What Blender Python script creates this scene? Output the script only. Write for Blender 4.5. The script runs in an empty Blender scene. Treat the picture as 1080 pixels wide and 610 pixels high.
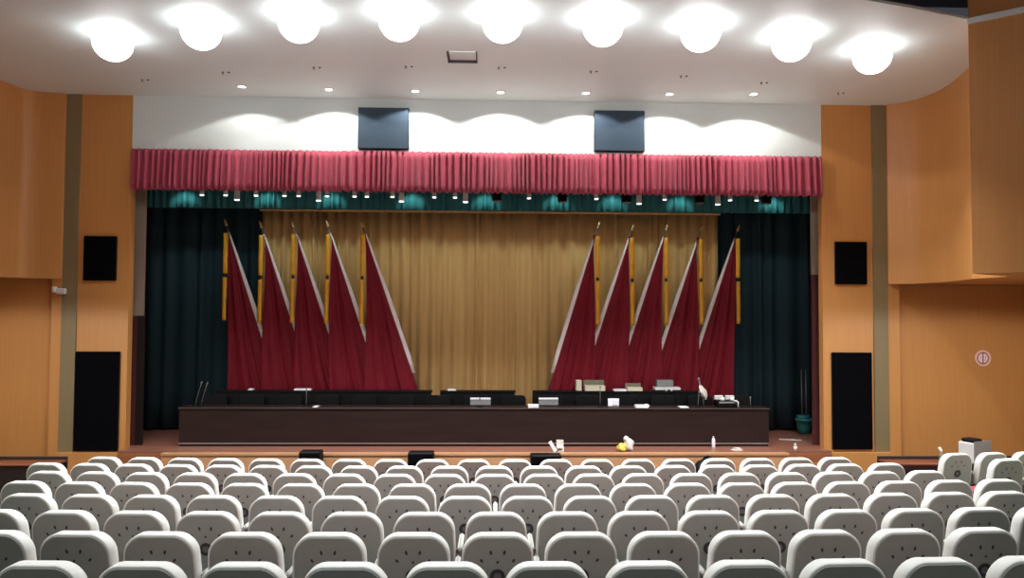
import bpy, math, random
from mathutils import Vector, Matrix

# ------------------------------------------------------------------ camera
FPX = 780.0
CZ = 2.85
psi, pit, rol = math.radians(1.7), math.radians(2.0), math.radians(0.3)
fwd = Vector((math.sin(psi)*math.cos(pit), math.cos(psi)*math.cos(pit), math.sin(pit)))
rg0 = Vector((math.cos(psi), -math.sin(psi), 0))
up0 = rg0.cross(fwd)
rgt = rg0*math.cos(rol) + up0*math.sin(rol)
upv = up0*math.cos(rol) - rg0*math.sin(rol)
CAM = Vector((0, 0, CZ))
scn = bpy.context.scene
col = scn.collection
cd = bpy.data.cameras.new('camera'); cam = bpy.data.objects.new('camera', cd); col.objects.link(cam)
cd.sensor_width = 36; cd.lens = 36*FPX/1080; cd.clip_end = 100; cd.clip_start = 0.05
M4 = Matrix((rgt, upv, -fwd)).transposed().to_4x4(); M4.translation = CAM
cam.matrix_world = M4
scn.camera = cam

def ray(px, py):
    return (fwd + rgt*((px-540)/FPX) + upv*((305-py)/FPX))
def PY(px, py, Y):
    d = ray(px, py); return CAM + d*(Y/d.y)
def PZ(px, py, z):
    d = ray(px, py); return CAM + d*((z-CZ)/d.z)
def proj(p):
    d = Vector(p)-CAM; z = d.dot(fwd)
    return 540+FPX*d.dot(rgt)/z, 305-FPX*d.dot(upv)/z

# ------------------------------------------------------------------ world, exposure
scn.view_settings.view_transform = 'Standard'
scn.view_settings.look = 'None'
scn.view_settings.exposure = 0.2
scn.view_settings.gamma = 1.0
scn.view_settings.use_curve_mapping = False
w = bpy.data.worlds.new('world'); scn.world = w; w.use_nodes = True
w.node_tree.nodes['Background'].inputs[0].default_value = (0.8, 0.85, 1, 1)
w.node_tree.nodes['Background'].inputs[1].default_value = 0.05
P_MAIN = 42.0       # watts of each large ceiling lamp
P_SMALL = 40.0      # watts of each small downlight
P_REAR = 1.5       # watts of each added rear fill lamp
DOME_EM = 8.0
P_STAGE = 1.0
P_UNDER = 230.0  # watts of each fill light added under the overhangs

# ------------------------------------------------------------------ materials
def lin(c):
    return tuple(((v/255)/12.92 if v/255 <= .04045 else ((v/255+.055)/1.055)**2.4) for v in c)
def mat(name, rgb, rough=0.6, metal=0.0, var=0.0, scale=(1, 1, 1), nscale=5.0, bump=0.0, emit=None, estr=0.0, rgb2=None, spec=0.5, sheen=0.0):
    m = bpy.data.materials.new(name); m.use_nodes = True
    nt = m.node_tree; b = nt.nodes['Principled BSDF']
    c = lin(rgb)
    b.inputs['Base Color'].default_value = (*c, 1)
    b.inputs['Roughness'].default_value = rough
    b.inputs['Metallic'].default_value = metal
    b.inputs['Specular IOR Level'].default_value = spec
    if sheen: b.inputs['Sheen Weight'].default_value = sheen
    if emit:
        b.inputs['Emission Color'].default_value = (*lin(emit), 1); b.inputs['Emission Strength'].default_value = estr
    if var > 0 or bump > 0:
        tc = nt.nodes.new('ShaderNodeTexCoord'); mp = nt.nodes.new('ShaderNodeMapping'); mp.inputs['Scale'].default_value = scale
        ns = nt.nodes.new('ShaderNodeTexNoise'); ns.inputs['Scale'].default_value = nscale; ns.inputs['Detail'].default_value = 5
        nt.links.new(tc.outputs['Object'], mp.inputs[0]); nt.links.new(mp.outputs[0], ns.inputs['Vector'])
        if var > 0:
            cr = nt.nodes.new('ShaderNodeValToRGB')
            d = lin(rgb2) if rgb2 else tuple(x*(1-var) for x in c)
            e = c if rgb2 else tuple(min(1, x*(1+var*.5)) for x in c)
            cr.color_ramp.elements[0].color = (*d, 1); cr.color_ramp.elements[1].color = (*e, 1)
            cr.color_ramp.elements[0].position = .3; cr.color_ramp.elements[1].position = .7
            nt.links.new(ns.outputs[0], cr.inputs[0]); nt.links.new(cr.outputs[0], b.inputs['Base Color'])
        if bump > 0:
            bp = nt.nodes.new('ShaderNodeBump'); bp.inputs['Strength'].default_value = bump; bp.inputs['Distance'].default_value = .01
            nt.links.new(ns.outputs[0], bp.inputs['Height']); nt.links.new(bp.outputs[0], b.inputs['Normal'])
    return m

M = {}
M['wood'] = mat('orange_wood_veneer', (195, 138, 78), .45, var=.06, scale=(9, 9, .35), nscale=3)
M['olive'] = mat('olive_grey_strip', (128, 114, 82), .5, var=.05, scale=(6, 6, .4), nscale=3)
M['white'] = mat('white_plaster', (212, 222, 220), .55, var=.02, nscale=.6)
M['ceil'] = mat('ceiling_paint', (232, 246, 244), .55, var=.015, nscale=.6)
M['darkceil'] = mat('unlit_ceiling_tone', (120, 108, 118), .7, var=.04, nscale=.8)  # unlit look of the upper ceiling put into its colour
M['floor'] = mat('dark_hall_floor', (58, 52, 48), .5, var=.2, nscale=4)
M['stagefloor'] = mat('reddish_stage_boards', (142, 94, 78), .32, var=.18, scale=(.6, 9, 1), nscale=3)
M['fascia'] = mat('tan_stage_fascia', (188, 140, 100), .5, var=.08, scale=(.5, 4, 6), nscale=3)
M['stepwood'] = mat('brown_step_wood', (140, 88, 54), .5, var=.1, scale=(.5, 4, 6), nscale=3)
M['beige'] = mat('beige_backstage_paint', (150, 132, 112), .7, var=.05, nscale=1.5)
M['wine'] = mat('wine_red_door_paint', (84, 40, 40), .5, var=.1, nscale=2)
M['gold'] = mat('gold_curtain_cloth', (214, 172, 108), .75, var=.08, scale=(6, 6, .3), nscale=3, sheen=.2)
M['green'] = mat('dark_green_velvet', (20, 46, 54), .85, var=.15, scale=(6, 6, .3), nscale=3)
M['teal'] = mat('teal_border_cloth', (28, 96, 98), .8, var=.15, scale=(6, 6, .5), nscale=3)
M['valance'] = mat('crimson_valance_cloth', (166, 60, 82), .75, var=.15, scale=(8, 8, .5), nscale=3, sheen=.2)
M['flag'] = mat('dark_red_flag_silk', (118, 15, 32), .7, spec=.25, var=.12, scale=(2, 2, 1), nscale=2)
M['sleeve'] = mat('pale_pole_sleeve', (236, 226, 224), .6, var=.05, nscale=5)
M['ribbon'] = mat('gold_ribbon', (236, 168, 40), .5, var=.1, nscale=8)
M['brass'] = mat('aged_brass', (206, 180, 130), .4, .6, var=.1, nscale=9)
M['pole'] = mat('dull_steel_pole', (150, 146, 138), .4, .8, var=.05, nscale=9)
M['desk'] = mat('dark_brown_desk_wood', (42, 27, 25), .45, spec=.25, var=.25, scale=(.5, 2, 6), nscale=2)
M['deskedge'] = mat('pale_desk_edge', (70, 60, 54), .4, var=.1, nscale=6)  # paler and greyer than the desk wood
M['steel'] = mat('brushed_steel', (190, 180, 174), .3, .8, var=.05, nscale=8)
M['black'] = mat('black_plastic', (10, 10, 12), .6, spec=.2, var=.1, nscale=8)
M['blackcloth'] = mat('black_speaker_cloth', (7, 7, 11), .95, spec=.05, var=.2, nscale=60, bump=.2)
M['bluegrey'] = mat('blue_grey_speaker_cloth', (50, 68, 84), .85, var=.08, nscale=40, bump=.1)
M['cover'] = mat('white_seat_cover', (222, 224, 218), .6, var=.03, nscale=9, bump=.15)
M['shell'] = mat('light_grey_seat_shell', (150, 160, 152), .5, var=.04, nscale=8)
M['hole'] = mat('dark_vent_hole', (58, 60, 62), .8, var=.1, nscale=20)
M['ventgrey'] = mat('grey_vent_plastic', (110, 112, 114), .5, var=.1, nscale=20)
M['redseat'] = mat('rose_red_seat_cloth', (168, 60, 74), .8, var=.1, nscale=20)
M['armplastic'] = mat('pale_arm_plastic', (196, 198, 190), .5, var=.04, nscale=10)
M['paper'] = mat('white_paper', (232, 232, 236), .6, var=.02, nscale=10)
M['cream'] = mat('cream_paper', (206, 200, 176), .6, var=.04, nscale=10)
M['greenbox'] = mat('grey_green_cover', (112, 110, 90), .6, var=.08, nscale=10)
M['grey'] = mat('mid_grey_plastic', (124, 126, 126), .5, var=.05, nscale=10)
M['palegrey'] = mat('pale_grey_plastic', (206, 208, 206), .45, var=.03, nscale=10)
M['bucket'] = mat('teal_bucket_plastic', (44, 122, 124), .5, var=.1, nscale=8)
M['yellow'] = mat('yellow_plastic_bag', (214, 186, 80), .5, var=.15, nscale=20)
M['bag'] = mat('white_plastic_bag', (214, 206, 200), .45, var=.1, nscale=20)
M['counter'] = mat('brown_counter_top', (112, 64, 44), .35, var=.15, scale=(.6, 5, 1), nscale=3)
M['darkwood'] = mat('very_dark_wood', (34, 24, 22), .5, var=.15, nscale=5)
M['signpink'] = mat('pale_pink_sign_ring', (246, 206, 196), .5, var=.02, nscale=10)
M['signmauve'] = mat('mauve_sign_field', (168, 104, 108), .5, var=.02, nscale=10)
M['signwhite'] = mat('white_sign_glyph', (244, 232, 232), .5, var=.02, nscale=10)
M['dome'] = mat('lit_bloom_globe', (250, 250, 250), .5, emit=(250, 252, 255), estr=DOME_EM)
M['lit'] = mat('lit_downlight_lens', (250, 250, 250), .5, emit=(255, 253, 245), estr=9)
M['lens'] = mat('lit_stage_lens', (250, 250, 250), .5, emit=(225, 240, 245), estr=2.2)
M['ring'] = mat('white_lamp_ring', (232, 232, 230), .4)

# ------------------------------------------------------------------ mesh builder
class MB:
    def __init__(s): s.v = []; s.f = []; s.m = []; s.sm = []
    def add(s, vs, fs, m=0, smooth=False):
        o = len(s.v); s.v += [tuple(p) for p in vs]
        for f in fs:
            s.f.append([i+o for i in f]); s.m.append(m); s.sm.append(smooth)
        return s
    def box(s, x0, x1, y0, y1, z0, z1, m=0, bev=0.0):
        x0, x1 = min(x0, x1), max(x0, x1); y0, y1 = min(y0, y1), max(y0, y1); z0, z1 = min(z0, z1), max(z0, z1)
        if bev <= 0:
            v = [(x0,y0,z0),(x1,y0,z0),(x1,y1,z0),(x0,y1,z0),(x0,y0,z1),(x1,y0,z1),(x1,y1,z1),(x0,y1,z1)]
            return s.add(v, [(0,3,2,1),(4,5,6,7),(0,1,5,4),(1,2,6,5),(2,3,7,6),(3,0,4,7)], m)
        b = min(bev, (x1-x0)*.45, (y1-y0)*.45, (z1-z0)*.45)
        rings = []
        for z, i in ((z0, b), (z0+b, 0), (z1-b, 0), (z1, b)):
            k = b*.6
            a0, a1, c0, c1 = x0+i, x1-i, y0+i, y1-i
            rings.append([(a0+k,c0,z),(a1-k,c0,z),(a1,c0+k,z),(a1,c1-k,z),(a1-k,c1,z),(a0+k,c1,z),(a0,c1-k,z),(a0,c0+k,z)])
        return s.loft(rings, m=m)
    def loft(s, rings, closed=True, caps=True, m=0, smooth=False):
        n = len(rings[0]); v = [p for r in rings for p in r]; f = []
        for i in range(len(rings)-1):
            for j in range(n if closed else n-1):
                k = (j+1) % n
                f.append((i*n+j, i*n+k, (i+1)*n+k, (i+1)*n+j))
        s.add(v, f, m, smooth)
        if caps:
            o = len(s.v)-len(v)
            s.f.append([o+j for j in range(n)][::-1]); s.m.append(m); s.sm.append(False)
            s.f.append([o+(len(rings)-1)*n+j for j in range(n)]); s.m.append(m); s.sm.append(False)
        return s
    def tube(s, pts, r, n=10, m=0, caps=True):
        pts = [Vector(p) for p in pts]; rings = []
        for i, p in enumerate(pts):
            d = (pts[min(i+1, len(pts)-1)]-pts[max(i-1, 0)]).normalized()
            a = d.orthogonal().normalized() if i == 0 else (a - d*a.dot(d)).normalized()
            b = d.cross(a); rr = r[i] if isinstance(r, (list, tuple)) else r
            rings.append([tuple(p + a*rr*math.cos(t*2*math.pi/n) + b*rr*math.sin(t*2*math.pi/n)) for t in range(n)])
        return s.loft(rings, m=m, smooth=True, caps=caps)
    def lathe(s, prof, c=(0,0,0), n=20, m=0, caps=True, smooth=True):
        rings = [[(c[0]+r*math.cos(t*2*math.pi/n), c[1]+r*math.sin(t*2*math.pi/n), c[2]+z) for t in range(n)] for r, z in prof]
        return s.loft(rings, m=m, caps=caps, smooth=smooth)
    def prism(s, poly, z0, z1, m=0):
        a = sum(poly[i][0]*poly[(i+1) % len(poly)][1]-poly[(i+1) % len(poly)][0]*poly[i][1] for i in range(len(poly)))
        if a < 0: poly = poly[::-1]
        return s.loft([[(x, y, z0) for x, y in poly], [(x, y, z1) for x, y in poly]], m=m)
    def grid(s, fn, nu, nv, m=0, smooth=True, closed=False):
        v = [fn(i/nu, j/nv) for j in range(nv+1) for i in range(nu+1)]
        f = [(j*(nu+1)+i, j*(nu+1)+i+1, (j+1)*(nu+1)+i+1, (j+1)*(nu+1)+i) for j in range(nv) for i in range(nu)]
        return s.add(v, f, m, smooth)
    def build(s, name, mats, parent=None, loc=(0,0,0), rot=(0,0,0)):
        if not isinstance(mats, (list, tuple)): mats = [mats]
        me = bpy.data.meshes.new(name); me.from_pydata(s.v, [], s.f)
        for mm in mats: me.materials.append(mm)
        me.polygons.foreach_set('material_index', s.m); me.polygons.foreach_set('use_smooth', s.sm)
        me.update()
        o = bpy.data.objects.new(name, me); col.objects.link(o)
        o.location = loc; o.rotation_euler = rot
        if parent: o.parent = parent
        return o
def tag(o, label=None, cat=None, group=None, kind=None):
    if label: o['label'] = label
    if cat: o['category'] = cat
    if group: o['group'] = group
    if kind: o['kind'] = kind
    return o
def thing(name, loc, label, cat, group=None, rz=0):
    o = bpy.data.objects.new(name, None); col.objects.link(o); o.location = loc; o.rotation_euler = (0, 0, rz)
    o.empty_display_size = .1
    return tag(o, label, cat, group)
def structure(name, mb, m):
    return tag(mb.build(name, m), kind='structure')
def copy_tree(root, loc, rz, label, group=None):
    r = root.copy(); col.objects.link(r); r.location = loc; r.rotation_euler = (0, 0, rz); r['label'] = label
    if group: r['group'] = group
    for ch in list(root.children):
        c = ch.copy(); col.objects.link(c); c.parent = r
        for g in list(ch.children):
            d = g.copy(); col.objects.link(d); d.parent = c
    return r
ORD = ['', 'first', 'second', 'third', 'fourth', 'fifth', 'sixth', 'seventh', 'eighth', 'ninth', 'tenth', 'eleventh', 'twelfth',
       'thirteenth', 'fourteenth', 'fifteenth', 'sixteenth', 'seventeenth', 'eighteenth', 'nineteenth', 'twentieth', 'twenty-first', 'twenty-second', 'twenty-third', 'twenty-fourth', 'twenty-fifth', 'twenty-sixth']
random.seed(4)

# ------------------------------------------------------------------ key levels
ZC = 6.58        # ceiling shell height
ZS = 0.55        # stage floor
YP = 12.75       # proscenium / pillar plane
ZO = 3.42        # underside of the overhanging side walls
YB = 15.2        # back wall of the stage
XO = 10.2        # outer side walls
YLOW = 12.86     # recessed lower side walls

# ------------------------------------------------------------------ setting
# hall floor, raked towards the stage
mb = MB()
prof = [(-6, .099*15.9), (9.9, 0), (YB, 0), (YB, -.3), (-6, -.3)]
mb.loft([[(x, y, z) for y, z in prof] for x in (-XO, XO)])
structure('floor', mb, M['floor'])
structure('wall_back', MB().box(-XO, XO, -6.2, -6, 0, 7.4), M['beige'])
structure('wall_left', MB().box(-XO-.2, -XO, -6.2, YB, -.3, 7.4), M['wood'])
structure('wall_right', MB().box(XO, XO+.2, -6.2, YB, -.3, 7.4), M['wood'])
structure('wall_stage_back', MB().box(-XO, XO, YB, YB+.2, -.3, 7.4), M['beige'])

# pillars beside the proscenium
def px_x(px, py, Y): return PY(px, py, Y).x
lx0, lx1, lx2 = px_x(66.5, 300, YP), px_x(82, 300, YP), px_x(136, 300, YP)
rx0, rx1, rx2 = px_x(867.5, 300, YP), px_x(920.5, 300, YP), px_x(935.5, 300, YP)
JD = .16
mb = MB().box(lx1, lx2, YP, YP+JD, 0, ZC); structure('wall_stage_left', mb, M['wood'])
mb = MB().box(rx0, rx1, YP, YP+JD, 0, ZC); structure('wall_stage_right', mb, M['wood'])
structure('trim_1', MB().box(lx0, lx1, YP-.03, YP+JD, 0, ZC), M['olive'])
structure('trim_2', MB().box(rx1, rx2, YP-.03, YP+JD, 0, ZC), M['olive'])
# lower recessed walls with their jambs
structure('wall_lower_left', MB().box(-XO, px_x(57, 400, YLOW), YLOW, YLOW+.15, 0, ZO), M['wood'])
structure('wall_lower_right', MB().box(px_x(945.5, 400, YLOW), XO, YLOW, YLOW+.15, 0, ZO), M['wood'])
structure('trim_3', MB().box(px_x(57, 400, YLOW), lx0, YP-.02, YP+JD, 0, ZO), M['wood'])
structure('trim_4', MB().box(rx2, px_x(945.5, 400, YLOW), YP-.02, YP+JD, 0, ZO), M['wood'])
# overhanging upper walls: curved plan, read off where they meet the ceiling
def pz2(px, py): p = PZ(px, py, ZC); return (p.x, p.y)
def chaikin(p, k=3):
    for _ in range(k):
        q = [p[0]]
        for a, b in zip(p, p[1:]):
            q += [(a[0]*.75+b[0]*.25, a[1]*.75+b[1]*.25), (a[0]*.25+b[0]*.75, a[1]*.25+b[1]*.75)]
        p = q+[p[-1]]
    return p[1:]
rc = [(rx2, YP), (rx2+.01, YP-.06)] + chaikin([(rx2+.01, YP-.06)]+[pz2(*q) for q in ((962, 106.5), (978, 101), (995, 93.5), (1008, 84), (1021, 72))])
bc = pz2(1021, 19.5)
rpoly = rc + [(rc[-1][0]+.05, 10.4), (rc[-1][0]+.05, 9.9), (XO, 9.9), (XO, YP)]
structure('wall_upper_right', MB().prism(rpoly, ZO, ZC+.3), M['wood'])
lc = [(lx0, YP), (lx0-.01, YP-.06)] + chaikin([(lx0-.01, YP-.06)]+[pz2(*q) for q in ((30, 95.8), (14, 90), (0, 84.5))])
lc.append((lc[-1][0]-.15, lc[-1][1]-.6))
lpoly = lc + [(lc[-1][0]-.05, 9.9), (-XO, 9.9), (-XO, YP)]
structure('wall_upper_left', MB().prism(lpoly, ZO, ZC+.3), M['wood'])
# projecting boxes of the side walls
d = Vector((.43, -.36))
bp = [bc, (bc[0]+d.x*2.2, bc[1]+d.y*2.2), (bc[0]+1.3, 7.2), (bc[0]+1.3, -6), (XO, -6), (XO, 9.9), (bc[0]+1.5, 9.9), (bc[0]+.6, bc[1]+.45)]
structure('wall_box_right', MB().prism(bp, ZO-.03, 7.3), M['wood'])
bl = [(-x-.35, y) for x, y in bp]
structure('wall_box_left', MB().prism([(max(x, -XO), y) for x, y in bl], ZO-.03, 7.3), M['wood'])
# pale cornice along the top of the right box
c0 = Vector(bc)+Vector((-.03, -.03)); c1 = c0+d*2.2
mb = MB().prism([tuple(c0), tuple(c1), tuple(c1+Vector((.05, .08))), tuple(c0+Vector((.06, .07)))], ZC-.075, ZC-.01)
structure('trim_5', mb, M['white'])
# bulkhead above the stage opening
structure('wall_bulkhead', MB().box(lx2, rx0, YP, YP+.25, 5.15, ZC), M['white'])
# ceiling shell with an arched near edge
arc = []
pa, pb_ = PZ(0, 10, ZC), PZ(1020, 18, ZC)
for i in range(25):
    t = i/24; x = -XO + 2*XO*t
    y = 7.84 + 1.35*(min(abs(x+.1), 7)/6.3)**2*.9
    arc.append((x, y))
structure('ceiling', MB().prism(arc+[(XO, YP), (-XO, YP)], ZC, ZC+.035), M['ceil'])
structure('ceiling_rear', MB().box(-XO, XO, -6, 9.6, 7.0, 7.2), M['darkceil'])
structure('ceiling_stage', MB().box(-XO, XO, YP+.25, YB, 6.6, 6.7), M['black'])

# stage: platform, apron, steps
ylip = PZ(500, 478.6, ZS).y
ax0, ax1 = px_x(170, 478, ylip), px_x(832, 478, ylip)
sa, sb = px_x(124.5, 476, ylip+.25), px_x(877, 476, ylip+.25)
structure('floor_stage', MB().prism([(ax0, ylip+.02), (ax1, ylip+.02), (ax1, ylip+.24), (sb, ylip+.24), (sb, YP+JD+.02), (8.2, YP+JD+.02), (8.2, YB), (-8.2, YB), (-8.2, YP+JD+.02), (sa, YP+JD+.02), (sa, ylip+.24), (ax0, ylip+.24)], ZS-.04, ZS), M['stagefloor'])
structure('trim_6', MB().box(ax0, ax1, ylip, ylip+.14, 0, ZS-.0), M['fascia'])
structure('trim_7', MB().box(ax0, ax1, ylip-.02, ylip+.1, ZS-.03, ZS+.004), M['fascia'])
structure('trim_8', MB().box(lx0, rx2, YP-.14, YP-.01, 0, ZS-.045), M['wood'])
for nm, a, b, lab in (('left', sa, ax0, 'brown wooden step block at the left end of the stage front'),
                      ('right', ax1, sb, 'brown wooden step block at the right end of the stage front')):
    t = thing('stage_steps', ((a+b)/2, ylip-.12, 0), lab, 'steps')
    h = (b-a)/2-.003
    MB().box(-h, h, .345, .47, 0, ZS-.045, bev=.008).build('top_step', M['stepwood'], t)
    MB().box(-h, h, .05, .343, 0, .36, bev=.008).build('middle_step', M['stepwood'], t)
    MB().box(-h, h, -.25, .048, 0, .18, bev=.008).build('lower_step', M['stepwood'], t)
structure('door_1', MB().box(px_x(133, 400, YB-.08), px_x(144, 400, YB-.08), YB-.08, YB, ZS, 2.72), M['wine'])
structure('door_2', MB().box(px_x(856, 400, YB-.08), px_x(875, 400, YB-.08), YB-.08, YB, ZS, 3.0), M['wine'])

YW = 13.12
structure('trim_9', MB().box(lx2-.5, px_x(151.5, 300, YW), YW, YW+.06, 2.8, 6.59), M['beige'])
structure('trim_10', MB().box(px_x(856.5, 300, YW), rx0+.5, YW, YW+.06, 3.6, 6.59), M['beige'])
structure('trim_11', MB().box(lx2-.5, px_x(143.5, 400, YW), YW, YW+.06, ZS, 2.8), M['wine'])
structure('trim_12', MB().box(px_x(143.5, 400, YW), px_x(150.5, 400, YW), YW, YW+.06, ZS, 2.8), M['darkwood'])
structure('trim_13', MB().box(px_x(857.5, 400, YW), rx0+.5, YW, YW+.06, ZS, 3.6), M['wine'])
# ------------------------------------------------------------------ curtains
def curtain(name, x0, x1, z0, z1, Y, wl, amp, seed, m, label, cat='curtain', hem=0.0, flare=1.3, rows=6):
    rnd = random.Random(seed)
    n = int((x1-x0)/wl); ph = []; x = 0
    ws = [rnd.uniform(.6, 1.5) for _ in range(n)]; am = [rnd.uniform(.55, 1.15) for _ in range(n)]
    S = sum(ws); pos = [0]
    for q in ws: pos.append(pos[-1]+q/S)
    K = 8
    us = []; offs = []
    for i in range(n):
        for k in range(K):
            t = k/K; us.append(pos[i]+(pos[i+1]-pos[i])*t)
            offs.append((am[i]*(1-t)+am[(i+1) % n]*t)*(.5-.5*math.cos(2*math.pi*t))**.8)
    us.append(1); offs.append(0)
    nu = len(us)-1
    bend = [rnd.uniform(-1, 1) for _ in range(n+1)]
    def fn(u, v):
        i = int(round(u*nu)); f = v
        a = amp*(1+(flare-1)*f)
        sway = .25*wl*bend[min(i//K, n)]*math.sin(f*2.2)*.3
        z = z1+(z0-z1)*v
        if v > .99: z += hem*(offs[i]-.4)
        return (x0+(x1-x0)*us[i]+sway, Y-a*offs[i], z)
    mb = MB().grid(fn, nu, rows)
    o = mb.build(name, m)
    sm = o.modifiers.new('s', 'SOLIDIFY'); sm.thickness = .006; sm.offset = 1
    return tag(o, label, cat)
YG = 14.62
gx0, gx1 = px_x(275, 330, YG), px_x(757.5, 330, YG)
zg = PY(516, 224.5, YG).z
curtain('backdrop_curtain', gx0, gx1, ZS+.03, zg, YG, .20, .085, 3, M['gold'], 'wide pleated gold curtain hanging behind the flags at mid stage')
mb = MB().box(gx0-.01, gx1+.01, YG-.135, YG-.12, zg-.025, zg+.01); 
tag(mb.build('curtain_header', M['gold']), 'thin straight gold header band along the top of the gold curtain', 'curtain band')
YK = 14.85
curtain('wing_curtain', px_x(152.5, 330, YK), gx0+.5, ZS+.03, 5.4, YK, .3, .10, 7, M['green'], 'dark green velvet curtain left of the gold curtain')
curtain('wing_curtain', gx1-.5, px_x(855.5, 330, YK), ZS+.03, 5.4, YK, .3, .10, 8, M['green'], 'dark green velvet curtain right of the gold curtain')
YT = 13.95
curtain('border_curtain', px_x(154, 210, YT), px_x(855.5, 210, YT), PY(500, 222.5, YT).z, 6.61, YT, .14, .06, 9, M['teal'], 'short teal green border curtain behind the stage lights')
YV = YP-.04
curtain('stage_valance', lx2+.005, rx0-.005, PY(502, 204, YV).z, PY(502, 161.5, YV).z, YV, .1, .085, 11, M['valance'],
        'crimson pleated valance across the top of the stage opening', hem=.022, flare=1.6)

# ------------------------------------------------------------------ ceiling lamps
big = [(119,46),(212,33),(315,25),(421,23),(530,25),(636,29),(739,35),(835,46),(920,60)]
def make_big():
    t = thing('ceiling_lamp', (0,0,0), 'x', 'ceiling light', 'large round lamps on the white ceiling')
    MB().lathe([(.2, 0), (.235, 0), (.235, -.006), (.228, -.008), (.2, -.008)], n=32, caps=False).build('trim_ring', M['ring'], t)
    dp = [(.215, -.003)]+[(.248*math.cos(a), -.125+.235*math.sin(a)) for a in [math.radians(32-i*120/20) for i in range(21)]]+[(.004, -.3605)]
    MB().lathe(dp, n=32).build('bloom_globe', M['dome'], t)  # deep globe: round lens bloom put into the lamp's shape
    return t
lampdata = bpy.data.lights.new('lamp_light', 'AREA'); lampdata.shape = 'DISK'; lampdata.size = .3; lampdata.energy = P_MAIN; lampdata.color = (.96, .98, 1); lampdata.spread = math.radians(108)
proto = make_big()
for i, (x, y) in enumerate(big):
    p = PZ(x, y, ZC-.13); p.z = ZC
    pos = 'leftmost' if i == 0 else 'rightmost' if i == 8 else ORD[i+1]+' from the left'
    lab = 'large glowing round ceiling lamp, %s in the arc of nine' % pos
    if i == 0: t = proto; t.location = p; t['label'] = lab
    else: t = copy_tree(proto, p, 0, lab)
    lo = bpy.data.objects.new('lamp_light', lampdata); col.objects.link(lo); lo.parent = t; lo.location = (0, 0, -.37)
small = [(255,91),(347,94),(438,96),(528,97),(618,98),(706,99),(795,99)]
sd = bpy.data.lights.new('downlight_beam', 'SPOT'); sd.energy = P_SMALL; sd.spot_size = math.radians(136); sd.spot_blend = .12; sd.shadow_soft_size = .05; sd.color = (1, .97, .92)
proto = thing('downlight', (0,0,0), 'x', 'ceiling light', 'small downlights near the bulkhead')
MB().lathe([(.055, 0), (.085, 0), (.085, -.008), (.06, -.012)], n=24, caps=False).build('trim_ring', M['ring'], proto)
MB().lathe([(.06, -.002), (.06, -.006), (.03, -.012), (.004, -.013)], n=24).build('lens', M['lit'], proto)
for i, (x, y) in enumerate(small):
    p = PZ(x, y, ZC)
    lab = 'small recessed downlight in front of the bulkhead, %s' % ('leftmost of seven' if i == 0 else 'rightmost of seven' if i == 6 else ORD[i+1]+' of seven from the left')
    if i == 0: t = proto; t.location = p; t['label'] = lab
    else: t = copy_tree(proto, p, 0, lab)
    lo = bpy.data.objects.new('downlight_beam', sd); col.objects.link(lo); lo.parent = t; lo.location = (0, 0, -.03)
# unseen rear lamps, added as dim fill light
rd = bpy.data.lights.new('rear_fill_light', 'AREA'); rd.shape = 'DISK'; rd.size = .34; rd.energy = P_REAR; rd.color = (1, .95, .86)
for i, (x, y) in enumerate(((-4, 4.2), (0, 4.2), (4, 4.2), (-4, 0.2), (0, .2), (4, 0.2))):
    t = copy_tree(bpy.data.objects['ceiling_lamp'], (x, y, 7.0), 0, 'added unseen fill lamp on the rear ceiling, row %s, %s' % ('nearer the stage' if y > 2 else 'behind the viewer', 'left' if x < 0 else 'right' if x > 0 else 'centre'), 'added rear fill lamps')
    lo = bpy.data.objects.new('rear_fill_light', rd); col.objects.link(lo); lo.parent = t; lo.location = (0, 0, -.37)
# unseen lamps added under the overhangs to brighten the lower side walls
ud = bpy.data.lights.new('underside_fill', 'SPOT'); ud.energy = P_UNDER; ud.spot_size = math.radians(172); ud.spot_blend = .15; ud.shadow_soft_size = .06; ud.color = (1, .95, .88)
for X in (-7.9, 7.9):
    for Y in (9.3, 6.2):
        t = copy_tree(proto, (X, Y, ZO-.03), 0, 'added unseen fill light under the %s overhang, %s' % ('left' if X < 0 else 'right', 'nearer the stage' if Y > 8 else 'farther back'), 'added fill lights under the overhangs')
        lo = bpy.data.objects.new('underside_fill', ud); col.objects.link(lo); lo.parent = t; lo.location = (0, 0, -.03)
# sprinkler heads in pairs
sp = [(153,84),(238,76),(334,71),(431,70),(529,71),(626,75),(721,80),(806,87),(887,98)]
proto = thing('ceiling_sprinkler', (0,0,0), 'x', 'sprinkler', 'small fittings on the ceiling')
MB().lathe([(.02, 0), (.02, -.005), (.008, -.008), (.007, -.025), (.015, -.028), (.015, -.032), (.003, -.034)], n=12).build('head', M['ventgrey'], proto)
MB().lathe([(.017, 0), (.017, -.008), (.012, -.012), (.004, -.014)], c=(.09, 0, 0), n=12).build('sensor', M['hole'], proto)
for i, (x, y) in enumerate(sp):
    p = PZ(x-3, y, ZC)
    lab = 'tiny pair of dark ceiling fittings behind the lamps, %s' % ('leftmost' if i == 0 else 'rightmost' if i == 8 else ORD[i+1]+' from the left')
    if i == 0: proto.location = p; proto['label'] = lab
    else: copy_tree(proto, p, 0, lab)
# hatch frame
p = PZ(487, 54, ZC); hw = .215; hl = PZ(487, 62.5, ZC).y-p.y
t = thing('ceiling_hatch', p, 'rectangular hatch with dark grey rim hanging from the white ceiling', 'hatch')
MB().box(-hw, hw, hl, hl+.03, -.05, 0, bev=.004).box(-hw-.0, -hw+.035, 0, hl, -.03, 0).box(hw-.015, hw, 0, hl, -.03, 0).build('frame', M['hole'], t)
MB().box(-hw+.035, hw-.015, 0, hl, -.012, 0).build('panel', M['ceil'], t)

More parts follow.
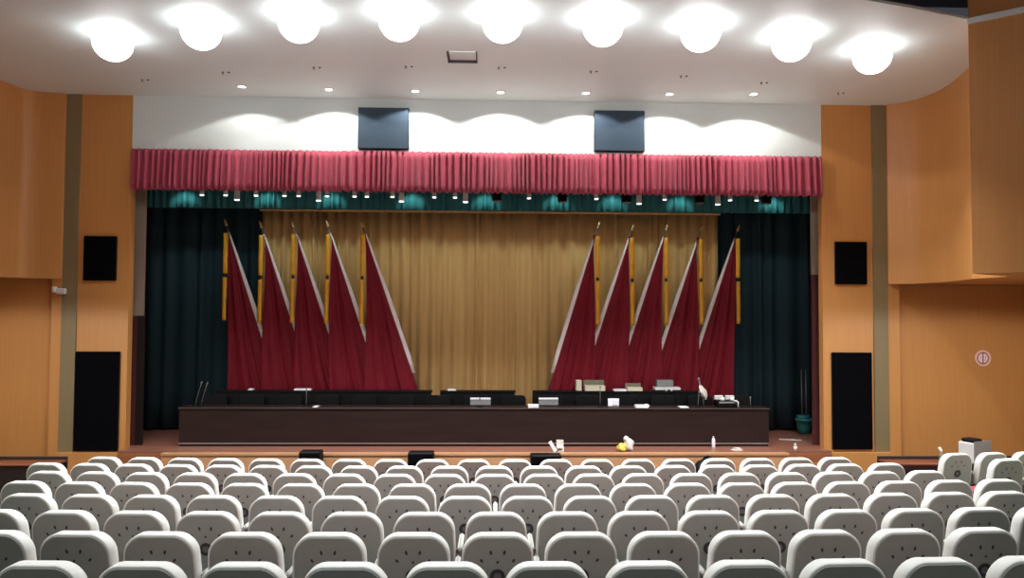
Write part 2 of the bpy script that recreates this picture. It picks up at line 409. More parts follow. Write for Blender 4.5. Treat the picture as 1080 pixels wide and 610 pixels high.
# ------------------------------------------------------------------ wall mounted speakers
def panel(name, x0, y0, x1, y1, Y, m, label, cat, thick=.06, group=None):
    a, b = PY(x0, y0, Y), PY(x1, y1, Y)
    a2, b2 = PY(x0, y1, Y), PY(x1, y0, Y)
    xa, xb = (a.x+a2.x)/2, (b.x+b2.x)/2; za, zb = (a.z+b2.z)/2, (b.z+a2.z)/2
    t = thing(name, ((xa+xb)/2, Y, zb), label, cat, group)
    h = (xb-xa)/2; H = za-zb
    MB().box(-h, h, 0, thick, 0, H, bev=.008).build('frame', M['black'], t)
    MB().box(-h+.004, h-.004, -.012, 0, .004, H-.004, bev=.006).build('grille_cloth', m, t)
    return t
for a in (('speaker_panel', 377.5, 113.5, 431, 157, YP-.09, M['bluegrey'], 'blue-grey cloth speaker panel on the bulkhead, left one', 'speaker', .088),
          ('speaker_panel', 627, 116.5, 680, 159.5, YP-.09, M['bluegrey'], 'blue-grey cloth speaker panel on the bulkhead, right one', 'speaker', .088),
          ('speaker_panel', 88, 249, 122.5, 296, YP-.04, M['blackcloth'], 'small black speaker grille high on the left wood pillar', 'speaker', .038),
          ('speaker_panel', 78.5, 371, 125, 476, YP-.04, M['blackcloth'], 'tall black speaker grille low on the left wood pillar', 'speaker', .038),
          ('speaker_panel', 881, 255, 914.5, 300, YP-.04, M['blackcloth'], 'small black speaker grille high on the right wood pillar', 'speaker', .038),
          ('speaker_panel', 878, 372, 920, 474.5, YP-.04, M['blackcloth'], 'tall black speaker grille low on the right wood pillar', 'speaker', .038)):
    panel(*a)
# emergency light
p = PY(60, 310.5, YP-.1)
t = thing('emergency_light', p, 'small white twin emergency light on the olive strip at left', 'light')
MB().box(-.02, .12, .0, .07, 0, .1, bev=.01).build('housing', M['palegrey'], t)
MB().box(-.08, -.022, -.02, .06, .03, .13, bev=.012).build('lamp_head', M['palegrey'], t)
# round wall sign
p = PY(1036.5, 378, YLOW-.012)
t = thing('wall_sign', p, 'round pink and white wall sign on the right orange wall', 'sign')
def disc(r0, r1, y0, y1, n=32, m=0, mb=None):
    mb = mb or MB()
    ring = lambda r, y: [(r*math.cos(i*2*math.pi/n), y, r*math.sin(i*2*math.pi/n)) for i in range(n)]
    if r0 <= 0: return mb.loft([ring(r1, y1), ring(r1, y0)], m=m)
    return mb.loft([ring(r1, y1), ring(r1, y0), ring(r0, y0), ring(r0, y1)], m=m, caps=False)
disc(0, .118, -.002, .01).build('plate', M['signmauve'], t)
disc(.112, .142, -.012, .01).build('rim', M['signpink'], t)
mb = MB()
half = lambda s: [(s*.012, z) for z in (-.07, .07)]
for s in (-1, 1):
    pts = [(s*.016, -.082), (s*.016, .082)]+[(s*(.016+.068*math.cos(a)), .08*math.sin(a)) for a in [math.pi/2-.2-i*(math.pi-.4)/8 for i in range(9)]]
    pts = pts if s > 0 else pts[::-1]
    mb.loft([[(x, -.0022, z) for x, z in pts], [(x, -.010, z) for x, z in pts]])
mb.build('lettering', M['signwhite'], t)
MB().box(.034, .046, -.0125, -.0105, -.0, .04).box(.034, .046, -.0125, -.0105, -.045, -.015).box(-.05, -.044, -.0125, -.0105, -.02, .05).build('letter_strokes', M['signmauve'], t)

# ------------------------------------------------------------------ side counters
def counter(x0, x1, label):
    Y0, Y1, z = 10.78, 11.12, .69
    t = thing('side_counter', ((x0+x1)/2, (Y0+Y1)/2, 0), label, 'counter')
    h = (x1-x0)/2; d_ = (Y1-Y0)/2
    MB().box(-h, h, -d_, d_, z-.03, z, bev=.006).build('counter_top', M['counter'], t)
    MB().box(-h, h, d_, d_+.03, 0, z+.045, bev=.005).build('back_board', M['darkwood'], t)
    MB().box(-h+.03, h-.03, -d_+.03, -d_+.05, .06, z-.03).build('front_board', M['darkwood'], t)
    for x in (-h+.02, h-.06): MB().box(x, x+.04, -d_+.05, d_, 0, z-.03).build('leg', M['darkwood'], t)
counter(px_x(938, 488, 10.8), 8.6, 'long brown counter with dark front below the right wall')
counter(-8.6, px_x(57, 488, 10.8), 'long brown counter with dark front below the left wall')
# printer
p = PY(1027, 480, 10.95)
t = thing('printer', (p.x, 10.93, .69), 'white and grey desktop printer on the right side counter', 'printer', rz=-1.2)
MB().box(-.12, .12, -.19, .19, 0, .30, bev=.012).build('body', M['palegrey'], t)
MB().box(.121, .132, -.185, .185, .01, .325).build('side_panel', M['grey'], t)
MB().box(-.09, .115, -.17, .02, .30, .355, bev=.015).build('lid', M['black'], t)
MB().box(.132, .134, -.03, .12, .1, .13).build('badge', M['hole'], t)
p = PY(993, 484, 10.9)
t = thing('spray_bottle', (p.x, 10.9, .69), 'small white bottle with green base on the right counter', 'bottle')
MB().lathe([(.03, 0), (.033, .02), (.033, .1), (.02, .13)], n=14).build('body', M['greenbox'], t)
MB().tube([(0, 0, .13), (-.005, 0, .17), (-.03, 0, .215)], [.016, .02, .018], 10).build('cap', M['paper'], t)

# ------------------------------------------------------------------ stage furniture
yd = PZ(500, 471.5, ZS).y
dx0, dx1 = px_x(188, 450, yd), px_x(811.5, 450, yd)
zt = PY(500, 430.3, yd).z
t = thing('presidium_desk', ((dx0+dx1)/2, yd, ZS), 'very long dark brown presidium desk across the front of the stage', 'desk')
h = (dx1-dx0)/2; H = zt-ZS
MB().box(-h, h, .03, .06, .05, H-.03).build('front_panel', M['desk'], t)
MB().box(-h-.01, h+.01, -.0, .36, H-.03, H, bev=.006).build('desk_top', [M['desk']], t)
MB().box(-h, h, .012, .03, .045, .062).build('kick_rail', M['steel'], t)
MB().box(-h+.02, h-.02, .05, .08, 0, .05).build('plinth', M['darkwood'], t)
MB().box(-h-.01, h+.01, -.004, -.0002, H-.022, H-.004).build('edge_strip', M['deskedge'], t)
for s in (-1, 1): MB().box(s*h-(.03 if s > 0 else 0), s*h+(.03 if s < 0 else 0), .06, .34, 0, H-.03).build('side_panel', M['desk'], t)
# rear desks
YR = 13.62
zr = PY(504, 412.6, YR).z
for a, b, l in ((226, 455.5, 'left'), (464, 544, 'middle'), (562, 742, 'right')):
    x0, x1 = px_x(a, 420, YR), px_x(b, 420, YR)
    t = thing('rear_desk', ((x0+x1)/2, YR, ZS), 'black rear desk behind the presidium chairs, %s section' % l, 'desk', 'rear desks')
    h = (x1-x0)/2; H2 = zr-ZS
    MB().box(-h, h, 0, .18, H2-.03, H2, bev=.005).build('desk_top', M['black'], t)
    MB().box(-h+.02, h-.02, .02, .04, .02, H2-.03).build('front_panel', M['black'], t)
    for s in (-1, 1): MB().box(s*h-.02-(.02 if s > 0 else -.02), s*h-.02*s, .05, .16, 0, H2-.03).build('leg', M['black'], t)
# chairs between the desks
ch = thing('conference_chair', (0,0,0), 'x', 'chair', 'black chairs behind the presidium desk')
def rr(w, h, r, n=5):
    pts = []
    for cx, cz, a0 in ((w/2-r, h-r, 0), (-w/2+r, h-r, 90), (-w/2+r, r, 180), (w/2-r, r, 270)):
        for i in range(n+1):
            a = math.radians(a0+90*i/n); pts.append((cx+r*math.cos(a), cz+r*math.sin(a)))
    return pts
o_ = rr(.46, .44, .07)
MB().loft([[(x*.94, .0, .40+z*.96) for x, z in o_], [(x, -.015, .39+z) for x, z in o_], [(x, -.04, .39+z) for x, z in o_], [(x*.94, -.05, .40+z*.96) for x, z in o_]], smooth=True).build('backrest', M['black'], ch)
MB().box(-.22, .22, -.36, -.04, .38, .44, bev=.02).build('seat', M['black'], ch)
for sx in (-1, 1):
    for y in (-.34, -.02): MB().tube([(sx*.2, y, 0), (sx*.2, y, .39)], .012, 8).build('leg', M['steel'], ch)
    MB().tube([(sx*.235, -.03, .6), (sx*.235, -.28, .6), (sx*.235, -.32, .58)], .014, 8).build('armrest', M['black'], ch)
n = 15
for i in range(n):
    px = 226+i*(778-226)/(n-1)
    loc = (px_x(px, 425, 13.55), 13.60, ZS)
    lab = 'black chair behind the presidium desk, %s' % ('leftmost' if i == 0 else 'rightmost' if i == n-1 else ORD[i+1]+' from the left')
    if i == 0: ch.location = loc; ch['label'] = lab
    else: copy_tree(ch, loc, 0, lab)
# things on the desks
def at_desk(px, dy=.1): return Vector((px_x(px, 430, yd+dy), yd+dy, zt))
def monitor(px0, px1, pytop, label):
    x0, x1 = px_x(px0, 425, yd+.32), px_x(px1, 425, yd+.32); H = PY(px0, pytop, yd+.32).z-zt
    t = thing('desk_screen', ((x0+x1)/2, yd+.27, zt), label, 'screen', 'small screens on the presidium desk')
    h = (x1-x0)/2
    MB().box(-h, h, 0, .02, .012, H-.03, bev=.004).build('panel', M['grey'], t)
    MB().box(-h, h, -.01, .03, H-.03, H, bev=.004).build('top_edge', M['paper'], t)
    MB().box(-h*.6, h*.6, -.05, .06, 0, .012).build('stand', M['black'], t)
monitor(496, 517.5, 419.5, 'grey upright screen with white top edge at the desk centre')
monitor(568, 588.5, 419.5, 'grey upright screen with white top edge right of desk centre')
def sheets(px0, px1, dy, thick, label, m='paper', rz=0, z=None, name='paper_stack'):
    x0, x1 = px_x(px0, 430, yd+dy), px_x(px1, 430, yd+dy); h = (x1-x0)/2
    mb = MB(); k = max(1, int(thick/.01))
    for i in range(k): 
        o2 = random.uniform(-.004, .004)
        mb.box(-h+o2, h+o2, -.09+o2, .09+o2, thick*i/k, thick*(i+.96)/k)
    o = mb.build(name, M[m], None, ((x0+x1)/2, yd+dy, zt if z is None else z), (0, 0, rz))
    return tag(o, label, 'papers')
sheets(557, 568, .1, .045, 'thick white paper stack on the desk edge between the two grey screens')
sheets(670, 683, .1, .04, 'white paper stack on the desk edge right of the standing sheet')
sheets(716, 725, .1, .015, 'thin white papers on the desk left of the white cloth')
sheets(331, 336, .1, .01, 'tiny pale paper on the left half of the presidium desk')
sheets(681, 684, .26, .03, 'small white pad on the desk behind the right paper stack')
# standing white sheet
p = at_desk(647, .2)
t = thing('standing_sheet', p, 'white folded sheet standing on the desk right of centre', 'paper')
mb = MB().grid(lambda u, v: (-.1+.2*u, .02*math.sin(u*3), .14*v), 6, 4)
o = mb.build('page', M['paper'], t); o.modifiers.new('s', 'SOLIDIFY').thickness = .004
mb = MB().grid(lambda u, v: (-.1+.2*u*.35, -.02-.05*v, .14-.13*v), 4, 4)
o = mb.build('page', M['paper'], t); o.modifiers.new('s', 'SOLIDIFY').thickness = .004
# rear desk objects (right section)
def onrear(px, dy=.15): return Vector((px_x(px, 415, YR+dy), YR+dy, zr))
def openbox(px0, px1, pyt, label, lid):
    x0, x1 = px_x(px0, 410, YR+.1), px_x(px1, 410, YR+.1); H = PY(px0, pyt, YR+.1).z-zr; h = (x1-x0)/2
    t = thing('open_case', ((x0+x1)/2, YR+.085, zr), label, 'case')
    MB().box(-h*.96, h*.96, -.08, .12, 0, H*.52, bev=.005).build('body', M['cream'], t)
    o = MB().box(-h, h, .125, .145, 0, H, bev=.004).build('lid', M[lid], t)
    return t
openbox(616, 638, 401.5, 'cream case with tall grey-green lid on the right rear desk, nearer centre', 'greenbox')
openbox(660.5, 677, 405, 'cream case with low grey-green lid on the right rear desk, farther right', 'greenbox')
p = onrear(613.5, .08); tag(MB().box(-.05, .05, -.05, .05, 0, .2, bev=.01).build('carton', M['cream'], None, (p.x-.06, p.y, zr), (0, 0, .1)), 'small pale upright carton left of the tall-lidded case', 'box')
sheets(647, 660, .75, .03, 'white paper pad on the right rear desk between the two cases', z=zr)
p = onrear(703, .12)
t = thing('projector', p, 'white and grey low projector on the right rear desk', 'projector')
MB().box(-.24, .24, -.1, .1, .015, .07, bev=.01).build('body', M['palegrey'], t)
MB().box(-.19, .12, -.04, .09, .07, .2, bev=.01).build('hood', M['grey'], t)
for x in (-.04, .06): MB().lathe([(.02, 0), (.02, .05)], c=(x, -.14, .0), n=10).build('cable_plug', M['palegrey'], t)
# white cloth slumped over a stand
p = at_desk(742, .25)
t = thing('draped_cloth', p, 'crumpled white cloth draped over a thin stand on the desk', 'cloth')
MB().tube([(0, 0, 0), (0, 0, .2), (-.05, 0, .34), (-.08, 0, .46)], .012, 8).build('stand', M['ventgrey'], t)
def crum(u, v):
    a = u*2*math.pi; r = (.06+.03*math.sin(3*a+4*v))*(math.sin(math.pi*min(max(v, .03), .97))**.6)
    return (-.1*v+.04+r*math.cos(a)*.8, r*math.sin(a), .12+.26*v)
MB().grid(crum, 20, 12).build('cloth', M['bag'], t)
MB().lathe([(.008, 0), (.022, .02), (.022, .05), (.008, .065)], c=(-.085, 0, .45), n=10).build('knob', M['ventgrey'], t)
# mixing gear at the desk's right end
p = at_desk(766, .22)
t = thing('audio_mixer', p, 'dark audio mixer with white knobs near the right desk end', 'mixer')
MB().box(-.19, .19, -.12, .14, 0, .11, bev=.015).build('body', M['black'], t)
MB().box(-.17, .17, -.14, -.121, .07, .10, bev=.004).build('front_rail', M['grey'], t)
for x in (-.08, .09): MB().lathe([(.035, 0), (.04, .02), (.035, .055), (.01, .065)], c=(x, -.04, .11), n=14).build('knob', M['paper'], t)
for x in (-.1, .1): MB().box(x-.09, x+.07, .06, .12, .11, .19, bev=.01).build('meter', M['palegrey'], t)
t = thing('headphone_hook', at_desk(778.5, .06), 'short white bent hook on the desk beside the mixer', 'hook')
MB().tube([(0, 0, 0), (0, 0, .1), (-.03, 0, .12), (-.08, 0, .12)], .013, 8).build('hook', M['paper'], t)
# microphones
def mic(px, pyt, dy, lean, label, m='pole'):
    p = at_desk(px, dy); H = PY(px, pyt, yd+dy).z-zt
    t = thing('gooseneck_microphone', p, label, 'microphone', 'gooseneck microphones')
    MB().lathe([(.045, 0), (.045, .012), (.02, .025), (.008, .03)], n=14).build('base', M['black'], t)
    pts = [(lean*(k/6)**1.2, 0, .02+(H-.05)*k/6) for k in range(7)]
    MB().tube(pts, .005, 6).build('neck', M[m], t)
    a = Vector(pts[-1]); d2 = (Vector(pts[-1])-Vector(pts[-2])).normalized()
    MB().tube([a, a+d2*.015, a+d2*.05, a+d2*.06], [.006, .012, .012, .004], 8).build('capsule', M['ventgrey'], t)
mic(206, 404, .15, .09, 'thin leaning microphone at the left desk end, left of a pair')
mic(212, 405, .2, .09, 'thin leaning microphone at the left desk end, right of a pair')
mic(323, 412, .2, 0, 'thin microphone on the desk before the white strip at left')
mic(506, 421, .12, 0, 'short microphone in front of the central grey screen')
mic(633, 409, .2, 0, 'tall microphone in front of the tall-lidded cream case')
mic(791.5, 420, .15, 0, 'short microphone alone at the right desk end')
mic(736, 414, .1, .02, 'microphone standing left of the white draped cloth')
for a, b, l in ((310, 328, 'white paper strip on the left rear desk'), (472, 481, 'white paper on the left end of the middle rear desk'),
                (259, 264, 'tiny white card on the far left end of the rear desk')):
    x0, x1 = px_x(a, 414, YR+.05), px_x(b, 414, YR+.05)
    if a < 300: x0 += .05; x1 += .05
    o = MB().box((x0-x1)/2, (x1-x0)/2, -.06, .06, 0, .018).box((x0-x1)/2+.01, (x1-x0)/2-.02, -.05, .05, .018, .028)
    tag(o.build('paper_stack', M['paper'], None, ((x0+x1)/2, YR+.09, zr)), l, 'papers')

# ------------------------------------------------------------------ flags
def flag(tx, ty, bx, by, Y, side, label):
    """side=+1: pole leans with its foot to the right of its top"""
    T = PY(tx, ty, Y); B = PY(bx, by, Y)
    k = (B.x-T.x)/(B.z-T.z)
    foot = Vector((T.x+k*(ZS-T.z), Y, ZS))
    t = thing('leaning_flag', foot, label, 'flag', 'red flags leaning in front of the gold curtain')
    X = lambda z: k*(z-0)                       # local pole x at local height z
    Ht = T.z-ZS; m2 = .018
    MB().tube([(X(z), 0, z) for z in (0.03, Ht-.12)], .014, 10).build('pole', M['pole'], t)
    MB().lathe([(.1, 0), (.1, .03), (.05, .05), (.03, .09), (.02, .1)], n=20).build('base', M['black'], t)
    d3 = Vector((k, 0, 1)).normalized(); a = Vector((X(Ht-.12), 0, Ht-.12))
    MB().tube([a, a+d3*.01, a+d3*.03, a+d3*.05, a+d3*.06, a+d3*.09, a+d3*.15], [.015, .03, .03, .013, .024, .026, .005], 10).build('finial', M['brass'], t)
    zs = Ht-.24; ze = B.z-ZS
    # pale sleeve, widening downward
    rings = []
    for i in range(9):
        q = i/8; z = zs+(ze-zs)*q; wd = .018+.036*min(1, q*2.2)*(1 if q < .92 else .6); x = X(z)+side*wd*.5
        rings.append([(x+wd*math.cos(a)*1.0, -.012+.022*math.sin(a), z) for a in [j*math.pi/5 for j in range(10)]])
    MB().loft(rings, smooth=True).build('sleeve', M['sleeve'], t)
    # cloth
    xo0 = X(zs)+side*.03
    zb = .62
    rnd = random.Random(int(tx)); p0 = rnd.uniform(0, 6); q1 = rnd.uniform(.8, 1.2)
    def fn(u, v):
        z = zs+(zb-zs)*v
        xp = X(z); xo = xo0+side*.02*math.sin(v*5+p0)
        ww = xp-xo
        x = xo+ww*u
        # soft folds: steep near the free edge, sweeping in long arcs towards the pole foot
        c = u-.62*v*v*u*(1.25-u)
        ph = 2*math.pi*(1.1+1.5*v)*q1*c+p0
        env = math.sin(math.pi*min(1, .06+u*.97))**.6
        amp = (.005+.052*v**1.2)*env
        y = -.03-amp*math.sin(ph)-.012*v*env*math.sin(2.7*ph+1.3+2*v)-.03*math.exp(-((u-.04)/.07)**2)*v
        y -= .05*v**.9*env*max(0, 1-abs(math.sin(ph*1.15+.6)))**2.2
        dz = -.05*math.sin(math.pi*u)*v
        return (x, y, z+dz)
    o = MB().grid(fn, 72, 40).build('cloth', M['flag'], t)
    sm = o.modifiers.new('s', 'SOLIDIFY'); sm.thickness = .006
    # two long gold ribbons one under the other
    rx = X(zs)-side*.035
    def rib(z1, z0, w_, dx):
        def f2(u, v):
            z = z1+(z0-z1)*v
            return (rx+dx+(u-.5)*w_, -.05+.012*math.cos(u*math.pi*2)+.006*math.sin(v*7), z)
        o = MB().grid(f2, 6, 12).build('ribbon', M['ribbon'], t)
        sm = o.modifiers.new('s', 'SOLIDIFY'); sm.thickness = .01
    rib(zs-.02, zs-.80, .078, 0)
    rib(zs-.87, zs-1.70, .072, -side*.008)
    MB().lathe([(.012, 0), (.03, .02), (.03, .045), (.012, .07)], c=(rx, -.05, zs-.87), n=10).build('ribbon_knot', M['darkwood'], t)
L = [(237,232,292,406), (274,234,329,406), (308,233,363,402), (344,233,399,402), (380.5,233,435,393.5)]
for i, (a, b, c, e) in enumerate(L):
    flag(a, b, c, e, 14.40-.115*i, 1, 'dark red flag with pale sleeve, left group, %s' % ['outermost against the green curtain', 'second from the left', 'middle one', 'fourth from the left', 'innermost beside the bare gold curtain'][i])
R_ = [(632,235,584,393.5), (668.5,237,616,400), (704,237,652,400), (741,238,688,400), (779.5,238,727,400)]
for i, (a, b, c, e) in enumerate(R_):
    flag(a, b, c, e, 13.95+.12*i, -1, 'dark red flag with pale sleeve, right group, %s' % ['innermost beside the bare gold curtain', 'second from the left', 'middle one', 'fourth from the left', 'outermost against the green curtain'][i])

# ------------------------------------------------------------------ stage lights on a batten
YL = 13.38
zbt = PY(500, 196, YL).z
MBb = MB().tube([(px_x(158, 200, YL), YL, zbt), (px_x(850, 200, YL), YL, zbt)], .025, 12)
for x in (-5.5, -2, 2, 5.4): MBb.tube([(x, YL, zbt), (x, YL, 6.595)], .006, 6)
tag(MBb.build('lighting_batten', M['black']), 'black steel pipe carrying the stage lights behind the valance', 'pipe')
fx = [(213,'s'),(238,'s'),(250,'w'),(270,'s'),(300,'s'),(315,'s'),(336,'w'),(345,'s'),(374,'s'),(387,'s'),(414,'s'),(423.5,'w'),(458,'s'),(480,'s'),(491,'w'),
      (524,'b'),(558,'s'),(593,'b'),(629,'s'),(661,'b'),(674,'w'),(701,'s'),(738,'b'),(757,'w'),(770,'s'),(798,'s'),(808,'b')]
def fixture(kind):
    t = thing('stage_light', (0,0,0), 'x', 'stage light', 'stage lights under the valance')
    r = {'s': .04, 'w': .05, 'b': .085}[kind]; L0 = {'s': .16, 'w': .24, 'b': .22}[kind]
    bm_ = {'s': M['palegrey'], 'w': M['palegrey'], 'b': M['black']}[kind]
    MB().box(-.012, .012, -.02, .02, -.06, .03, bev=.003).build('clamp', M['black'], t)
    MB().tube([(-r-.012, 0, -L0*.75), (-r-.012, 0, -.06), (r+.012, 0, -.06), (r+.012, 0, -L0*.75)], .006, 6).build('yoke', M['black'], t)
    MB().lathe([(r*.5, -.075), (r*.9, -.09), (r, -.13), (r, -L0-.02), (r*1.1, -L0-.03), (r*.95, -L0-.03)], n=16).build('housing', bm_, t)
    MB().lathe([(r*.9, -L0-.028), (r*.85, -L0-.045), (r*.1, -L0-.05)], n=16).build('lens', M['lens'] if kind != 'b' else M['ventgrey'], t)
    return t
protos = {}
off = {'s': 0, 'w': .0, 'b': 0}
for i, (x, k) in enumerate(fx):
    kk = {'s': 'small pale', 'w': 'long white', 'b': 'black drum'}[k]
    yy = YL + (.0 if i % 2 else .0)
    loc = (px_x(x, 205, YL), yy, zbt-.025)
    lab = '%s stage light under the valance, %s of the row' % (kk, 'leftmost' if i == 0 else 'rightmost' if i == len(fx)-1 else ORD[i+1]+' from the left' if i < 14 else ORD[len(fx)-i]+' from the right')
    if k not in protos: protos[k] = fixture(k); protos[k].location = loc; protos[k]['label'] = lab
    else: copy_tree(protos[k], loc, 0, lab)
sl = bpy.data.lights.new('stage_beam', 'SPOT'); sl.energy = P_STAGE*22; sl.spot_size = math.radians(75); sl.spot_blend = .8; sl.shadow_soft_size = .04; sl.color = (.7, 1, .98)
for x in (186, 276, 345, 432, 512, 590, 650, 722, 822):
    o = bpy.data.objects.new('stage_beam', sl); col.objects.link(o)
    p = Vector((px_x(x, 200, YL+.12), YL+.12, zbt-.02)); o.location = p
    o.rotation_euler = (Vector((0, .5, -.45))).to_track_quat('-Z', 'Y').to_euler()
# ------------------------------------------------------------------ small things on the stage floor and apron
p = PZ(848, 457.5, ZS)
t = thing('mop_bucket', p, 'teal mop bucket with two upright handles by the right wing curtain', 'bucket')
MB().lathe([(.105, 0), (.12, .1), (.135, .24), (.165, .25), (.165, .30), (.15, .30), (.13, .1), (.1, .02)], n=20).build('bucket', M['bucket'], t)
MB().lathe([(.09, .24), (.12, .30), (.12, .36), (.1, .36)], c=(-.02, 0, 0), n=16).build('wringer', M['bucket'], t)
for x in (-.03, .05): MB().tube([(x, 0, .05), (x*1.1, .03, 1.25)], .011, 8).build('mop_handle', M['pole'], t)
p = PZ(656, 476, ZS)
t = thing('plastic_bag', (p.x, p.y, ZS), 'yellow and white plastic bag slumped on the stage edge', 'bag')
def blob(mb, c, r, seed, sq=1.0, m=0):
    rnd = random.Random(seed); a1, a2 = rnd.uniform(0, 6), rnd.uniform(0, 6)
    def fn(u, v):
        a = u*2*math.pi; b = -math.pi/2+v*math.pi
        q = r*(1+.16*math.sin(3*a+a1+2*b)+.1*math.sin(5*b+a2+a))
        return (c[0]+q*math.cos(b)*math.cos(a), c[1]+q*math.cos(b)*math.sin(a), max(c[2]-r*sq*.8, c[2]+q*sq*math.sin(b)))
    return mb.grid(fn, 18, 12)
blob(MB(), (0, 0, .055), .09, 1, .8).build('yellow_part', M['yellow'], t)
blob(MB(), (.12, .02, .09), .09, 2, 1.2).build('white_part', M['bag'], t)
blob(MB(), (.07, .02, .2), .045, 3, 1).build('knot', M['bag'], t)
p = PZ(587, 476.5, ZS)
t = thing('paper_box', p, 'small white carton with a leaning sheet on the stage edge', 'box')
mb = MB().box(0, .12, -.05, .05, .005, .02).box(0, .12, -.05, .05, .06, .075).box(.09, .12, -.05, .05, .02, .06); mb.box(0, .02, -.05, .05, 0, .02)
mb.box(-.0, .12, .03, .05, .02, .19).build('carton', M['bag'], t)
o = MB().box(-.03, .03, -.01, .0, 0, .2, bev=.003).build('leaning_sheet', M['paper'], t); o.rotation_euler = (.1, -.55, 0); o.location = (-.02, -.07, .016)
p = PZ(752.5, 472.5, ZS)
t = thing('water_bottle', p, 'white upright bottle on the stage edge', 'bottle')
MB().lathe([(.027, 0), (.03, .01), (.03, .13), (.022, .16), (.012, .175)], n=14).build('body', M['paper'], t)
MB().lathe([(.014, .175), (.014, .2)], n=12).build('cap', M['palegrey'], t)
p = PZ(777, 475, ZS)
t = tag(MB().box(-.09, .09, -.05, .05, 0, .012).box(-.04, .07, -.03, .05, .012, .035).build('folded_cloth', M['bag'], None, p, (0, 0, .2)), 'flat folded white cloth on the stage edge right of the bottle', 'cloth')
p = PZ(832, 464, ZS)
tag(MB().box(-.17, .12, -.05, .05, 0, .006).box(-.08, .2, -.12, -.03, .006, .012).build('paper_sheet', M['bag'], None, p, (0, 0, -.2)), 'pale papers lying flat on the stage floor beside the desk', 'papers')
p = Vector((px_x(843.5, 480, ylip+.09), ylip+.27, ZS))
t = thing('paper_cup', p, 'small white cup standing on the right stage steps', 'cup')
MB().lathe([(.022, 0), (.03, .07), (.027, .07), (.02, .01)], n=14).build('cup', M['paper'], t)
MB().lathe([(.02, .02), (.022, .1), (.018, .12)], n=10).build('bottle_neck', M['cream'], t)
# black floor boxes against the stage front
for a, b, yt, l in ((315, 337.5, 477, 'black floor monitor before the stage, left one'), (430, 457, 478, 'black floor monitor before the stage, left of centre'), (560, 592, 480.5, 'black floor monitor before the stage, right of centre')):
    Y = ylip-.28
    x0, x1 = px_x(a, 480, Y), px_x(b, 480, Y); z = PY(a, yt, Y).z; h = (x1-x0)/2
    t = thing('floor_monitor', ((x0+x1)/2, Y, 0), l, 'speaker', 'black floor monitors')
    MB().box(-h, h, 0, .24, 0, z, bev=.015).build('cabinet', M['black'], t)
    MB().box(-h+.02, h-.02, -.012, 0, .03, z-.03, bev=.004).build('grille_cloth', M['blackcloth'], t)
p = PY(746, 483, ylip-.2)
t = thing('black_backpack', (p.x, p.y, 0), 'rounded black bag standing against the stage front at right', 'bag')
blob(MB(), (0, 0, .255), .2, 9, 1.25).build('body', M['black'], t)
MB().tube([(-.07, 0, .46), (-.05, 0, .53), (.05, 0, .53), (.07, 0, .46)], .012, 8).build('handle', M['black'], t)

# ------------------------------------------------------------------ auditorium seats
seat = thing('auditorium_seat', (0,0,0), 'x', 'seat', 'white covered auditorium seats')
ST = .925; REC = .16
def outline(inset, wt=.455, wb=.49, h=.455, r=.12, rb=.05, n=7):
    pts = []
    H = h
    for cx, cz, a0, rad in ((1, H-r, 0, r), (-1, H-r, 90, r), (-1, rb, 180, rb), (1, rb, 270, rb)):
        for i in range(n+1):
            a = math.radians(a0+90*i/n)
            z = cz+rad*math.sin(a)*(1 if cz > .2 else 1)
            hw = (wb+(wt-wb)*max(0, z/H)**1.6)/2
            x = cx*(hw-rad)+rad*math.cos(a)
            nx, nz = math.cos(a), math.sin(a)
            zz = z + (.016*(1-(x/.2)**2) if cz > .2 else 0)
            pts.append((x-nx*inset, zz-nz*inset))
    return pts
def bk(y, inset, lift=0): return [(x, y-.0+REC*(ST-.0-(ST-.455+z))-.0, ST-.475+z+lift) for x, z in outline(inset)]
rings = [bk(.0, .010), bk(.003, .004), bk(.010, 0), bk(.082, 0), bk(.104, .008), bk(.118, .024), bk(.122, .045)]
MB().loft([r[::-1] for r in rings], smooth=True).build('backrest', M['cover'], seat)
# grey back shell with leaf-shaped openings
mb = MB()
mb.loft([[(x, y, z) for x, y, z in bk(.001, .012)], [(x, y, z) for x, y, z in bk(-.005, .018)]], smooth=False)
def bpt(x, z, y=-.0075): return (x, y+REC*(ST-(ST-.455+z)), ST-.475+z)
for ang, rr_, ln in ((-62, .118, .028), (-22, .118, .032), (22, .118, .032), (62, .118, .028), (0, .045, .018)):
    a = math.radians(ang); cx, cz = rr_*math.sin(a)*1.0, .242+rr_*math.cos(a)
    ux, uz = math.sin(a*.6), math.cos(a*.6)
    pts = []
    for i in range(10):
        t_ = i*2*math.pi/10; l_, w_ = ln*.5*math.cos(t_), .0085*math.sin(t_)
        pts.append((cx+ux*l_+uz*w_, cz+uz*l_-ux*w_))
    mb.add([bpt(x, z) for x, z in pts], [list(range(10))], 1)
sh = mb.build('back_shell', [M['shell'], M['hole']], seat)
mb = MB()
def ringp(r, y, zc=.19, n=20): return [bpt(r*math.cos(i*2*math.pi/n), zc+r*math.sin(i*2*math.pi/n), y) for i in range(n)]
mb.loft([ringp(.05, -.006), ringp(.05, -.012), ringp(.026, -.012), ringp(.026, -.008)], caps=False, m=0)
mb.add(ringp(.026, -.009), [list(range(20))], 1)
mb.build('vent', [M['hole'], M['ventgrey']], sh)
MB().box(-.215, .215, .14, .50, .40, .48, bev=.035).build('seat_cushion', M['redseat'], seat)
MB().box(-.2, .2, .10, .46, .375, .40, bev=.01).build('seat_pan', M['shell'], seat)
mb = MB().box(-.019, .019, -.0, .36, -.022, .022, bev=.015)
mb.build('armrest', M['armplastic'], seat, (.275, .05, .64))
MB().box(-.016, .016, .03, .3, -.63, -.022, bev=.008).build('side_frame', M['ventgrey'], seat, (.275, .05, .64))
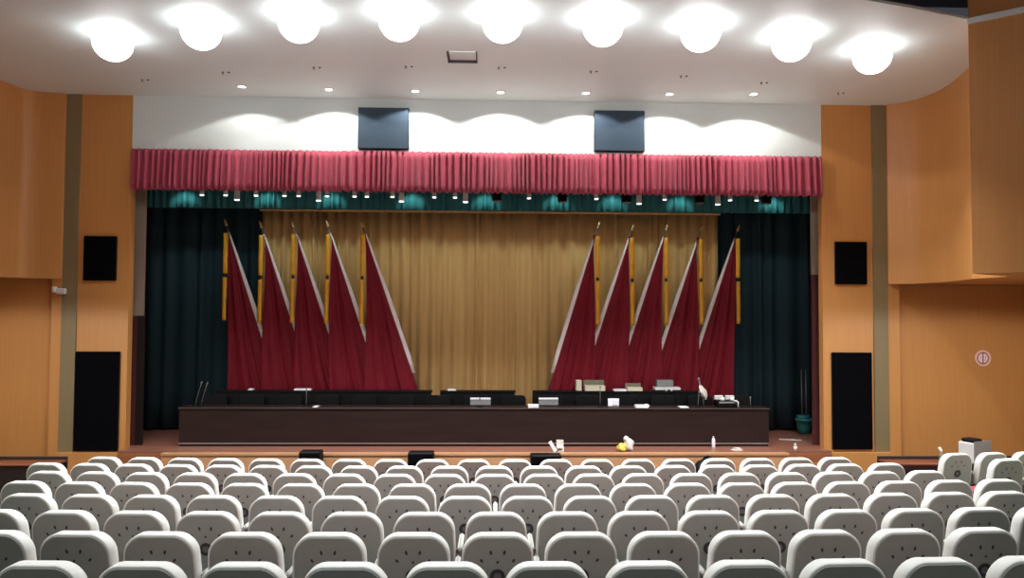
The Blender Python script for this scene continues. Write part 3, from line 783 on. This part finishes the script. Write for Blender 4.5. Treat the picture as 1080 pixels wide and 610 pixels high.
MB().box(-.015, .015, -.02, .14, 0, .45, bev=.006).box(-.2, .2, .05, .1, .30, .34).build('pedestal', M['ventgrey'], seat, (0, .1, 0))
B_, C_ = -.0027, .00715
rows = [('front', 9.866, -.203, -9, 9), ('second', 9.029, .065, -10, 9), ('third', 8.186, .062, -9, 9), ('fourth', 7.333, -.209, -8, 10),
        ('fifth', 6.507, -.207, -7, 9), ('sixth', 5.671, .057, -7, 8), ('seventh', 4.865, .06, -6, 6), ('eighth', 4.028, -.2265, -4, 6)]
P = .55
used = False
for ri, (rn, Y0, X0, ia, ib) in enumerate(rows):
    xs = {0: X0}
    x = X0
    for j in range(1, 16): s = B_+2*C_*(x+P/2); x += P/math.sqrt(1+s*s); xs[j] = x
    x = X0
    for j in range(1, 16): s = B_+2*C_*(x-P/2); x -= P/math.sqrt(1+s*s); xs[-j] = x
    js = list(range(ia, ib+1))
    extra = {0: [12.25, 13.25, 14.25], 1: [12.0]}.get(ri, [])
    for j in js+extra:
        jf = int(math.floor(j)); X = xs[jf]+(xs[jf+1]-xs[jf])*(j-jf) if j != jf else xs[j]; Y = Y0+B_*X+C_*X*X
        ztop = CZ-.9455-.099*Y0
        z = ztop-ST
        rz = math.atan(B_+2*C_*X)
        if j in extra:
            rz += .10 ; k = extra.index(j)
            lab = 'white seat, %s row of the right block across the aisle%s' % (rn, ', '+['nearest the aisle', 'middle one', 'rightmost'][k] if len(extra) > 1 else '')
            g = 'white seats of the far right block'
            Yx = Y + (.0 if ri == 0 else 0); z += .03
        else:
            k = j-ia+1; n = len(js)
            if k == 1: pos = 'leftmost'
            elif k == n: pos = 'rightmost'
            elif k <= (n+1)//2: pos = ORD[k]+' from the left'
            else: pos = ORD[n-k+1]+' from the right'
            lab = 'white covered auditorium seat, %s row from the stage, %s' % (rn, pos)
            if rn == 'front': lab = 'white covered auditorium seat, row nearest the stage, %s' % pos
            if rn == 'eighth': lab = 'white covered auditorium seat cut by the photo bottom, nearest row, %s' % pos
            g = 'white auditorium seats, %s row' % rn
        if not used:
            seat.location = (X, Y, z); seat.rotation_euler = (0, 0, rz); seat['label'] = lab; seat['group'] = g; used = True
        else: copy_tree(seat, (X, Y, z), rz, lab, g)
